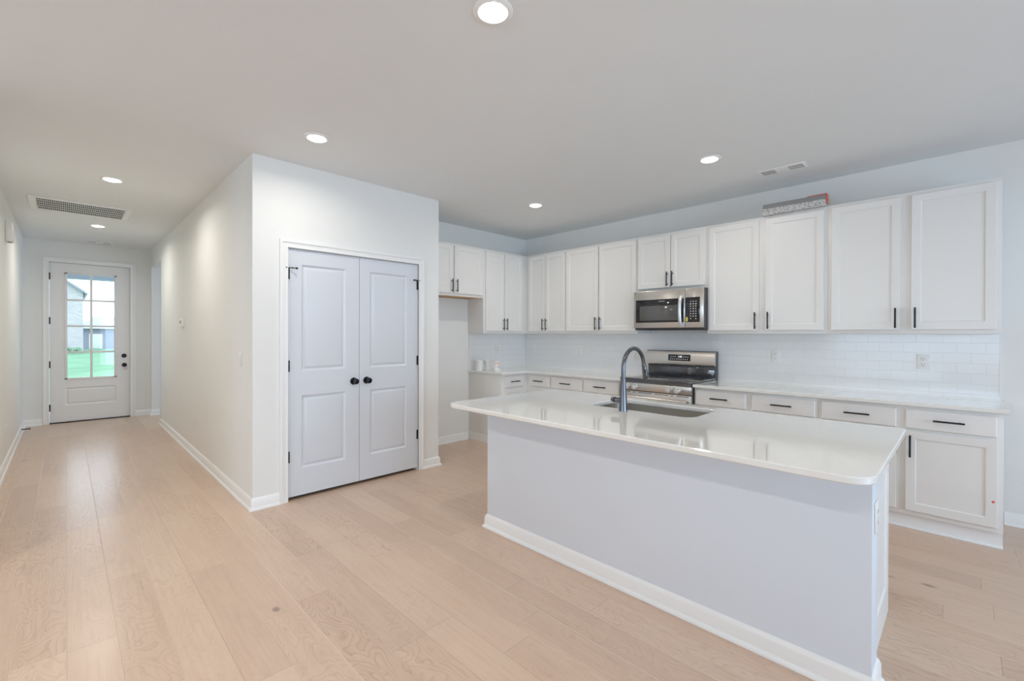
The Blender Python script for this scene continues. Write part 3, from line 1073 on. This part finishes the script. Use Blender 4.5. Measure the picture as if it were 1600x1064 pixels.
FX, FY = 3.092, -2.398
r = thing('kitchen_faucet', 'tall dark gooseneck faucet beside the sink on the island', 'faucet', (FX, FY, CT))
mb = MB().lathe((FX, FY, CT), (0, 0, 1), [(0, 0), (.0265, 0), (.0265, .004), (.0255, .008), (.0155, .198), (.0150, .200), (0, .200)])
part('base_column', mb, DARKST, r)
R, zt = .120, 1.152
pts = [(FX, FY, CT + .195), (FX, FY, 1.10), (FX, FY, zt)]
for i in range(1, 25):
    a = PI - (PI * 0.93) * i / 24
    pts.append((FX + .004 * i / 24, FY + R + R * math.cos(a), zt + R * math.sin(a)))
pl, pd = Vector(pts[-1]), (Vector(pts[-1]) - Vector(pts[-2])).normalized()
pts.append(pl + pd * .012)
part('gooseneck', MB().tube(pts, .0128, 18), DARKST, r)
a0 = pl + pd * .010
q = [(.0128, 0), (.0150, .004), (.0150, .014), (.0142, .016), (.0150, .018), (.0185, .060), (.0195, .088), (.0185, .094), (0, .094)]
sh = part('spray_head', MB().lathe(a0, pd, [(0, 0)] + q), DARKST, r)
part('spray_button', MB().cyl(a0 + pd * .038 + Vector((.010, -.013, .004)), a0 + pd * .064 + Vector((.011, -.0145, .004)), .0055, seg=10), BLACK, sh, 'black spray button')
hz = .958
mb = MB().cyl((FX - .012, FY, hz), (FX - .052, FY, hz), .0165, seg=20).cyl((FX - .052, FY, hz), (FX - .058, FY, hz), .0125, seg=20).cyl((FX - .058, FY, hz), (FX - .078, FY + .002, hz + .001), .0175, .0165, seg=20)
part('lever_handle', mb, DARKST, r)

# ------------------------------------------------------------------ range
r = thing('range_cooker', 'freestanding stainless steel electric range with black glass cooktop', 'range', (2.382, -.35, 0))
RX0, RX1 = 2.004, 2.762
part('body', MB().box(RX0, RX1, -.625, -.03, .03, .868, .002), DGREY, r, 'dark grey side body')
part('cooktop', MB().box(RX0 - .001, RX1 + .001, -.668, -.085, .896, .915, .004).box(RX0 + .004, RX1 - .004, -.66, -.04, .866, .897), OVENGLASS, r, 'black glass cooktop')
for cx, cy, rr in ((2.19, -.50, .105), (2.57, -.50, .115), (2.19, -.24, .085), (2.57, -.24, .085)):
    part('burner_ring', MB().lathe((cx, cy, .9151), (0, 0, 1), [(rr, 0), (rr, .0003), (rr - .003, .0003), (rr - .003, 0)], seg=40), DGREY, r, 'grey printed burner ring')
part('control_panel', MB().box(RX0, RX1, -.664, -.62, .790, .866, .003), STEEL, r, 'stainless control panel')
for kx in (2.095, 2.178, 2.545, 2.628):
    c = (kx, -.664, .826)
    mb = MB().lathe(c, (0, -1, 0), [(0, 0), (.029, 0), (.030, .003), (.030, .008), (.0265, .011), (.0255, .029), (.0235, .032), (0, .032)])
    k = part('burner_knob', mb, KNOBST, r, 'round bright burner knob')
    part('knob_grip', MB().box(kx - .0045, kx + .0045, -.702, -.695, .808, .844, .002), KNOBST, k)
FR = FN
mb = MB().box(RX0 + .002, RX1 - .002, -.660, -.625, .20, .783, .003)
od = part('oven_door', mb, STEEL, r, 'stainless oven door')
part('oven_window', MB().box(RX0 + .09, RX1 - .09, -.6615, -.659, .30, .62, .001), BGLASS, od, 'black oven window')
for a, b in ((2.07, 2.12), (2.15, 2.18), (2.21, 2.36), (2.39, 2.53), (2.555, 2.585), (2.615, 2.735)):
    part('vent_slot', MB().box(a, b, -.6607, -.6595, .7685, .7745), SLOT, od, 'dark vent slot')
mb = MB().cyl((RX0 + .03, -.715, .725), (RX1 - .03, -.715, .725), .0165, seg=18)
for x in (RX0 + .06, RX1 - .06):
    mb.box(x - .012, x + .012, -.715, -.658, .714, .736, .003)
part('oven_handle', mb, STEEL, od, 'stainless bar handle')
part('storage_drawer', MB().box(RX0 + .002, RX1 - .002, -.655, -.625, .035, .195, .003), STEEL, r)
# back guard
part('backguard', MB().box(RX0 + .002, RX1 - .002, -.075, -.012, .868, 1.186, .004).box(RX0 + .002, RX1 - .002, -.098, -.07, 1.165, 1.186, .003), DGREY, r, 'dark back guard')
FB = frame((0, -.1, 0), (1, 0, 0), (0, -1, 0))
mb = MB()
v = [(RX0, .115), (RX0, 0)]
prof = [(-.082, 1.030), (-.108, 1.036), (-.112, 1.048), (-.100, 1.176), (-.094, 1.185), (-.075, 1.187)]
A = [mb.bm.verts.new((RX0 + .001, y, z)) for y, z in prof]
B = [mb.bm.verts.new((RX1 - .001, y, z)) for y, z in prof]
for i in range(len(prof) - 1):
    mb.bm.faces.new((A[i], B[i], B[i + 1], A[i + 1]))
mb.bm.faces.new(A)
mb.bm.faces.new(B[::-1])
mb.bm.faces.new((A[0], A[-1], B[-1], B[0]))
part('display_panel', mb, STEEL, r, 'stainless display panel')
part('lower_glass', MB().box(RX0 + .012, RX1 - .012, -.088, -.076, .925, 1.012, .002), OVENGLASS, r, 'black glossy strip')
tilt = (.112 - .100) / (1.176 - 1.048)


def FBG(u, v, n):
    return Vector((u, -(.112 - (v - 1.048) * tilt) - n, v))


mb = MB().fbox(frame((0, 0, 0), (1, 0, 0), (0, -1, 0)), 2.262, 2.508, 1.078, 1.146, 0, .0012)
for vt in mb.bm.verts:
    vt.co = FBG(vt.co.x, vt.co.z, -vt.co.y)
dp = part('display', mb, BGLASS, r, 'black clock display')
part('clock_digits', text_mb('1:02', .026, FBG, 2.395, 1.122, .0016), DIGIT, dp, 'lit white clock digits')
mb = MB()
for i, x in enumerate((2.29, 2.312, 2.334, 2.43, 2.452, 2.474)):
    mb.fbox(FBG, x, x + .011, 1.117, 1.126, .0012, .0018)
for i in range(9):
    x = 2.287 + i * .023
    mb.fbox(FBG, x, x + .009, 1.092, 1.101, .0012, .0018)
part('touch_keys', mb, PRINT, dp, 'pale printed keys')

# ------------------------------------------------------------------ microwave
r = thing('microwave_oven', 'stainless steel over-the-range microwave hung under the short wall cabinet', 'microwave', (2.38, -.2, 1.418))
MX0, MX1, MZ0, MZ1, MY = 2.012, 2.766, 1.418, 1.822, -.385
part('case', MB().box(MX0 + .002, MX1, MY + .001, -.010, MZ0, MZ1, .002), DGREY, r, 'dark grey case')
XS = 2.583
part('door', MB().box(MX0, XS - .001, MY - .022, MY, MZ0 + .012, MZ1 - .002, .004), STEEL, r, 'stainless door frame')
md = [o for o in r.children if o.name.startswith('door')][-1]
part('door_glass', MB().box(MX0 + .025, XS - .012, MY - .0235, MY - .02, MZ0 + .068, MZ1 - .094, .001), BGLASS, md, 'black glass')
part('viewing_window', MB().box(MX0 + .072, 2.505, MY - .0245, MY - .022, MZ0 + .09, MZ1 - .160, .001), WINDOWGL, md, 'grey viewing window')
FM = frame((0, MY - .0235, 0), (1, 0, 0), (0, -1, 0))
part('name_mark', text_mb('SAMSUNG', .015, FM, 2.335, 1.706, .0008), PRINT, md, 'small pale lettering')
pts = [(2.548, MY - .02, 1.735), (2.548, MY - .040, 1.742), (2.548, MY - .058, 1.715), (2.548, MY - .068, 1.66), (2.548, MY - .070, 1.59), (2.548, MY - .066, 1.52), (2.548, MY - .055, 1.468), (2.548, MY - .038, 1.443), (2.548, MY - .02, 1.448)]
mb = MB().tube(pts, .017, 14)
for vt in mb.bm.verts:
    vt.co.y = MY + (vt.co.y - MY)
part('door_handle', mb, KNOBST, md, 'bowed bright handle')
part('control_fascia', MB().box(XS + .001, MX1, MY - .022, MY, MZ0 + .012, MZ1 - .002, .004), STEEL, r, 'stainless control fascia')
cp = part('control_panel', MB().box(XS + .004, 2.731, MY - .0235, MY - .02, MZ0 + .066, MZ1 - .090, .001), BGLASS, r, 'black key panel')
mb = MB()
for j in range(8):
    z = 1.690 - j * .0245
    for i in range(3):
        if j == 7 and i == 1:
            continue
        w = .010 if j > 1 else .014
        mb.fbox(FM, 2.640 + i * .026 - w / 2, 2.640 + i * .026 + w / 2, z - (.004 if j else .0025), z + (.004 if j else .0025), .0, .0006)
part('keys', mb, PRINT, cp, 'pale keys')
part('energy_sticker', MB().fbox(FM, 2.590, 2.612, 1.492, 1.535, 0, .0007), YELLOW, cp, 'small yellow sticker')
part('vent_base', MB().box(MX0 + .01, MX1 - .004, MY + .004, -.05, MZ0 - .010, MZ0 - .0005, .002), SLOT, r, 'black underside')

# ------------------------------------------------------------------ small objects on counters and cabinets


def cup(label, x, y, rb, rt_, h):
    mb = MB().lathe((x, y, CT + .0003), (0, 0, 1), [(0, 0), (rb, 0), (rb, .003), (rt_ - .002, h - .014), (rt_ + .003, h - .012), (rt_ + .003, h), (rt_, h), (rt_ - .003, h - .006), (rb - .003, .006), (0, .006)])
    return mb


g = 'white cups on the counter end'
solo('paint_cup', cup('', .150, -1.020, .042, .052, .132), PLASTIC, 'white tapered cup standing nearest the fridge space on the counter', 'cup', (.150, -1.020, CT), g)
solo('paint_cup', cup('', .185, -.902, .040, .050, .132), PLASTIC, 'plain white cup standing between the first cup and the printed tub', 'cup', (.185, -.902, CT), g)
r = thing('printed_tub', 'small white tub with orange and black print beside the two plain cups', 'tub', (.40, -.945, CT))
part('tub_body', MB().lathe((.40, -.945, CT + .0003), (0, 0, 1), [(0, 0), (.041, 0), (.042, .004), (.043, .118), (.045, .120), (.045, .128), (.043, .130), (0, .130)]), PLASTIC, r)
tub = r


def FT(u, v, n):
    a = -PI / 4 + math.radians(22) + u / .043
    rr = .0432 + n
    return Vector((.40 + rr * math.cos(a), -.945 + rr * math.sin(a), CT + v))


part('orange_print', text_mb('HO', .048, FT, .002, .098, .0006), ORANGE, tub, 'bold orange letters')
part('black_print', text_mb('1 qt', .026, FT, .004, .058, .0006), INK, tub, 'small black lettering')

# carton on top of the wall cabinets
r = thing('carton', 'long grey printed carton lying on top of the wall cabinets', 'carton', (3.50, -.30, UZ1))
prof = [(-.352, UZ1 + .001), (-.252, UZ1 + .001), (-.262, UZ1 + .100), (-.318, UZ1 + .104)]
mb = MB()
A = [mb.bm.verts.new((3.262, y, z)) for y, z in prof]
B = [mb.bm.verts.new((3.735, y + .006, z)) for y, z in prof]
for i in range(4):
    mb.bm.faces.new((A[i], B[i], B[(i + 1) % 4], A[(i + 1) % 4]))
mb.bm.faces.new(A)
mb.bm.faces.new(B[::-1])
part('box', mb, CARTON, r, smooth=False)
mb = MB().box(3.600, 3.740, -.316, -.258, UZ1 + .1045, UZ1 + .110, .001).box(3.7365, 3.742, -.316, -.250, UZ1 + .03, UZ1 + .110, .001)
part('end_flap', mb, REDFLAP, r, 'red end flap')

# ------------------------------------------------------------------ outlets, switch, thermostat, chime


def outlet_proto(label):
    F = frame((0, 0, 0), (1, 0, 0), (0, -1, 0))
    r = thing('wall_outlet', label, 'outlet', (0, 0, 0), 'duplex outlets')
    part('cover_plate', MB().fbox(F, -.036, .036, -.058, .058, 0, .006, .003), PLASTIC, r)
    for z in (-.0215, .0215):
        p = part('receptacle', MB().fbox(F, -.017, .017, z - .0145, z + .0145, .005, .0082, .004), PLASTIC, r)
        mb = MB()
        mb.fbox(F, -.0085, -.006, z - .003, z + .008, .0078, .0086).fbox(F, .006, .0085, z - .002, z + .007, .0078, .0086)
        mb.cyl(F(0, z - .008, .0078), F(0, z - .008, .0086), .0026, seg=10)
        part('slots', mb, SLOT, p)
    part('screw', MB().cyl(F(0, 0, .005), F(0, 0, .0072), .003, seg=10), PLASTIC, r)
    return r


spots = [((3.2885, -.008, 1.157), 0, 'white outlet in the splashback just right of the range'),
         ((4.325, -.008, 1.150), 0, 'white outlet in the splashback near the right end of the worktop'),
         ((.985, -.008, 1.155), 0, 'white outlet in the splashback midway between corner and range'),
         ((.165, -.008, 1.155), 0, 'white outlet in the splashback right at the kitchen corner'),
         ((1.815, -.008, 1.115), 0, 'white outlet in the splashback behind the faucet arch'),
         ((.008, -.567, 1.155), PI / 2, 'white outlet in the splashback of the short wall above the cups'),
         ((-1.553, YH, .345), 0, 'white outlet low on the right hallway wall'),
         ((-2.36, YL, .365), PI, 'white outlet low on the left hallway wall'),
         ((IX1, -2.605, .665), PI / 2, 'white outlet on the end of the island')]
proto = None
for loc, rz, lab in spots:
    o = outlet_proto(lab) if proto is None else copy_tree(proto)
    if proto is None:
        proto = o
    o.location = loc
    o.rotation_euler = (0, 0, rz)
    o['label'] = lab

r = thing('light_switch', 'white rocker switch on the right hallway wall near the pantry corner', 'switch', (.378, YH, 1.15))
F = frame((.378, YH, 1.15), (1, 0, 0), (0, -1, 0))
part('cover_plate', MB().fbox(F, -.036, .036, -.058, .058, 0, .006, .003), PLASTIC, r)
part('rocker', MB().fbox(F, -.0165, .0165, -.033, .033, .005, .011, .003), PLASTIC, r)
r = thing('thermostat', 'small white thermostat on the right hallway wall', 'thermostat', (-2.13, YH, 1.49))
F = frame((-2.13, YH, 1.49), (1, 0, 0), (0, -1, 0))
part('wall_plate', MB().fbox(F, -.075, .075, -.056, .056, 0, .007, .003), PLASTIC, r)
part('housing', MB().fbox(F, -.066, .066, -.050, .050, .006, .032, .005), PLASTIC, r)
part('screen', MB().fbox(F, -.034, .034, -.012, .028, .0315, .0328, .0005), DGREY, r, 'grey screen')
r = thing('door_chime', 'white door chime box high on the left hallway wall', 'door chime', (-2.42, YL, 2.40))
F = frame((-2.42, YL, 2.40), (-1, 0, 0), (0, 1, 0))
part('cover', MB().fbox(F, -.08, .08, -.10, .10, 0, .055, .010), PLASTIC, r)
part('sound_slots', MB().fbox(F, -.03, .03, -.1006, -.098, .014, .04), SLOT, r, 'dark sound slots')
r = thing('door_stop', 'black spring door stop on the left hallway baseboard', 'door stop', (-4.47, YL + .014, .05))
mb = MB()
pp = []
for i in range(97):
    a = 2 * PI * 12 * i / 96
    pp.append((-4.47 + .006 * math.cos(a), YL + .022 + .062 * i / 96, .05 + .006 * math.sin(a)))
part('spring', MB().tube(pp, .0022, 6), BLACK, r)
part('foot', MB().cyl((-4.47, YL + .0125, .05), (-4.47, YL + .024, .05), .011, .008, seg=14), BLACK, r)
part('bumper', MB().cyl((-4.47, YL + .082, .05), (-4.47, YL + .096, .05), .009, seg=14), BLACK, r)

# ------------------------------------------------------------------ ceiling fittings


def can(label):
    r = thing('recessed_light', label, 'ceiling light', (0, 0, 0), 'recessed ceiling lights')
    part('trim_ring', MB().lathe((0, 0, 0), (0, 0, -1), [(.086, 0), (.086, .003), (.080, .007), (.064, .008), (.057, .003), (.057, 0)], seg=36, closed=True), GRILLE, r)
    part('lens', MB().lathe((0, 0, -.0015), (0, 0, -1), [(0, .016), (.020, .0152), (.038, .0125), (.050, .0085), (.0575, .003), (.0575, .0)], seg=36), LENS, r, 'glowing lens')
    return r


cans = [((3.12, -3.50), 'round recessed light in the ceiling above the island front'),
        ((1.32, -3.54), 'round recessed light in the ceiling before the pantry doors'),
        ((3.13, -1.20), 'round recessed light in the ceiling near the supply vent'),
        ((1.31, -1.23), 'round recessed light in the ceiling nearest the kitchen corner'),
        ((-.86, -4.50), 'round recessed light on the near side of the hallway return grille'),
        ((-3.31, -4.50), 'round recessed light between the return grille and the front door'),
        ((4.94, -2.35), 'round recessed light past the right end of the island'),
        
        ((1.32, -5.85), 'round recessed light in the living room nearest the hallway'),
        ((3.12, -5.85), 'round recessed light in the living room behind the camera'),
        ((4.94, -5.85), 'round recessed light in the living room behind the island end')]
proto = None
for (x, y), lab in cans:
    o = can(lab) if proto is None else copy_tree(proto)
    if proto is None:
        proto = o
    o.location = (x, y, H)
    o['label'] = lab
for (x, y), lab in cans:
    d = bpy.data.lights.new('lamp_light', 'AREA')
    d.shape = 'DISK'
    d.size = .10
    d.energy = CAN_W * (1.75 if x < 0 else 2.3 if y < -5 else 1.0)
    d.color = CAN_COL
    d.spread = math.radians(165)
    lo = bpy.data.objects.new('lamp_light', d)
    COL.objects.link(lo)
    lo.location = (x, y, H - .020)

# hallway return grille
r = thing('return_grille', 'wide white return air grille in the hallway ceiling', 'air grille', (-2.36, -4.665, H))
gx0, gx1, gy0, gy1 = -2.70, -2.05, -5.070, -4.262
mb = MB()
bw = .045
for a, b, c, d in ((gx0, gx1, gy0, gy0 + bw + .01), (gx0, gx1, gy1 - bw - .01, gy1), (gx0, gx0 + bw, gy0 + bw, gy1 - bw), (gx1 - bw, gx1, gy0 + bw, gy1 - bw)):
    mb.box(a, b, c, d, H - .010, H - .0003, .003)
part('grille_frame', mb, GRILLE, r)
part('filter_cavity', MB().box(gx0 + .04, gx1 - .04, gy0 + .05, gy1 - .05, H - .0025, H - .0005), CAVITY, r, 'dark opening', smooth=False)
mb = MB()
nx = 5
for i in range(1, nx):
    x = gx0 + bw + (gx1 - gx0 - 2 * bw) * i / nx
    mb.box(x - .011, x + .011, gy0 + bw, gy1 - bw, H - .0045, H - .0025)
ny = 46
for i in range(1, ny):
    y = gy0 + bw + (gy1 - gy0 - 2 * bw) * i / ny
    mb.box(gx0 + bw, gx1 - bw, y - .0024, y + .0024, H - .0045, H - .0025)
part('louvre_grid', mb, GRILLE, r)


def register(name, x0, x1, y0, y1, long_x, label):
    r = thing(name, label, 'ceiling vent', ((x0 + x1) / 2, (y0 + y1) / 2, H), 'ceiling supply vents')
    m = MB().box(x0, x1, y0, y1, H - .006, H - .0003, .002)
    part('vent_plate', m, GRILLE, r)
    L = (x1 - x0) if long_x else (y1 - y0)
    hol, sl = MB(), MB()
    for s, e in ((.07, .36), (.64, .93)):
        if long_x:
            hol.box(x0 + L * s, x0 + L * e, y0 + .028, y1 - .028, H - .0072, H - .0055)
        else:
            hol.box(x0 + .028, x1 - .028, y0 + L * s, y0 + L * e, H - .0072, H - .0055)
        n = 8
        for i in range(n + 1):
            c = s + (e - s) * i / n
            if long_x:
                sl.box(x0 + L * c - .0036, x0 + L * c + .0036, y0 + .026, y1 - .026, H - .0082, H - .007)
            else:
                sl.box(x0 + .026, x1 - .026, y0 + L * c - .0036, y0 + L * c + .0036, H - .0082, H - .007)
    part('duct_opening', hol, CAVITY, r, 'dark slots', smooth=False)
    part('louvres', sl, GRILLE, r, smooth=False)


register('supply_vent', 3.300, 3.652, -.635, -.480, True, 'white slotted supply vent in the kitchen ceiling above the wall cabinets')
register('supply_vent', -4.80, -4.66, -4.58, -4.28, False, 'small white slotted vent in the ceiling just inside the front door')

# ------------------------------------------------------------------ outside the front door
mb = MB()
mb.box(-160, XE - .2, -40, 25, -.62, -.52)
tag(solo('lawn', mb, GRASS, 'green front lawn seen through the door glass', 'lawn', kind='stuff', smooth=False), None, None)
struct('porch_slab', MB().box(-6.95, XE - .151, -6.5, -2.6, -.25, -.04), CONC, 'pale concrete porch slab outside the front door', 'porch')
struct('porch_roof', MB().box(-7.1, XE - .151, -6.5, -2.6, 2.62, 2.75).box(-7.1, -6.85, -6.5, -2.6, 2.36, 2.62), PORCH, 'lavender-grey porch beam and ceiling outside the front door', 'porch')
struct('porch_post', MB().box(-7.05, -6.9, -3.0, -2.85, -.25, 2.36), HTRIM, 'white porch post', 'post')
struct('porch_post', MB().box(-7.05, -6.9, -6.3, -6.15, -.25, 2.36), HTRIM, 'white porch post at the far side', 'post')

r = thing('neighbour_house', 'two-storey pale brick house seen through the left panes', 'house', (-57, -8, -.6))
hx, hy0, hy1 = -55.5, -16.0, -3.55
mb = MB()
ridge = 11.2
P1 = [(hy0, -.52), (hy1, -.52), (hy1, 5.5), ((hy0 + hy1) / 2, ridge - .9), (hy0, 5.5)]
A = [mb.bm.verts.new((hx, y, z)) for y, z in P1]
B = [mb.bm.verts.new((hx - 10, y, z)) for y, z in P1]
mb.bm.faces.new(A)
mb.bm.faces.new(B[::-1])
for i in range(5):
    j = (i + 1) % 5
    mb.bm.faces.new((A[i], B[i], B[j], A[j]))
part('brick_walls', mb, HBRICK, r, smooth=False)
mb = MB()
ym = (hy0 + hy1) / 2
sl = (ridge - .9 - 5.5) / (ym - hy0)
for s in (-1, 1):
    y_e = (hy1 + .16) if s > 0 else (hy0 - .42)
    z_e = 5.5 - .42 * sl
    zr = ridge - .9
    v = [(ym, zr + .02), (y_e, z_e + .02), (y_e, z_e + .30), (ym, zr + .32)]
    A = [mb.bm.verts.new((hx + .45, y, z)) for y, z in v]
    B = [mb.bm.verts.new((hx - 10.4, y, z)) for y, z in v]
    mb.bm.faces.new(A)
    mb.bm.faces.new(B)
    for i in range(4):
        j = (i + 1) % 4
        mb.bm.faces.new((A[i], B[i], B[j], A[j]))
rf = part('roof', mb, HROOF, r, smooth=False)
mb = MB()
for s in (1,):
    y_e, z_e = hy1 + .22, 5.5 - .2 * sl
    v = [(ym, ridge - .9), (y_e, z_e), (y_e, z_e + .26), (ym, ridge - .64)]
    A = [mb.bm.verts.new((hx + .5, y, z)) for y, z in v]
    B = [mb.bm.verts.new((hx + .455, y, z)) for y, z in v]
    mb.bm.faces.new(A)
    mb.bm.faces.new(B)
    for i in range(4):
        j = (i + 1) % 4
        mb.bm.faces.new((A[i], B[i], B[j], A[j]))
part('rake_board', mb, HTRIM, rf, 'white rake board', smooth=False)
part('gutter', MB().box(hx - 10.4, hx + .5, hy1 + .16, hy1 + .34, 5.22, 5.36), GUTTER, r, 'grey gutter')
for z0, z1 in ((.9, 2.7), (3.5, 5.1)):
    wn_ = part('window', MB().box(hx - .02, hx + .06, -6.1, -4.72, z0, z1), HTRIM, r)
    part('pane', MB().box(hx + .05, hx + .08, -6.0, -4.80, z0 + .1, z1 - .1), HDARK, wn_, 'dark pane')

r = thing('neighbour_garage', 'low lilac house with a white garage door seen through the right panes', 'house', (-72, -1, -.8))
gx = -70
part('walls', MB().box(gx - 9, gx, -3.55, 6.5, -.52, 2.0), HSIDE, r, smooth=False)
mb = MB()
E0 = [(gx + .5, -3.9, 2.0), (gx + .5, 6.9, 2.0), (gx - 9.5, 6.9, 2.0), (gx - 9.5, -3.9, 2.0)]
T0 = [(gx - 3.5, -2.2, 3.5), (gx - 3.5, 5.0, 3.5), (gx - 5.0, 5.0, 3.5), (gx - 5.0, -2.2, 3.5)]
a = [mb.bm.verts.new(p) for p in E0]
b = [mb.bm.verts.new(p) for p in T0]
for i in range(4):
    mb.bm.faces.new((a[i], a[(i + 1) % 4], b[(i + 1) % 4], b[i]))
mb.bm.faces.new(a[::-1])
mb.bm.faces.new(b)
part('roof', mb, HROOF, r, smooth=False)
part('garage_door', MB().box(gx - .02, gx + .06, -2.75, -1.55, -.5, 1.3, .01), HTRIM, r, 'white garage door')
part('fascia', MB().box(gx + .5, gx + .56, -3.9, 6.9, 1.95, 2.2), HTRIM, r, 'white fascia')
part('entry_door', MB().box(gx - .02, gx + .07, -1.25, -.35, -.35, 1.45), HDARK, r, 'dark entry door')
for i, y in enumerate((-4.62, -3.95)):
    mb = MB()
    rg = random.Random(i)
    for k in range(34):
        p = Vector((rg.uniform(-.2, .2), rg.uniform(-.2, .2), rg.uniform(0.18, .5)))
        bmesh.ops.create_icosphere(mb.bm, subdivisions=1, radius=rg.uniform(.08, .16), matrix=Matrix.Translation(Vector((-54.2, y, -.50)) + p))
    solo('garden_shrub', mb, SHRUB, 'small round shrub by the brick house, ' + ('seen through the left pane column at its left' if i == 0 else 'just left of the middle glazing bar'), 'shrub', (-54.2, y, -.5), 'shrubs by the brick house')
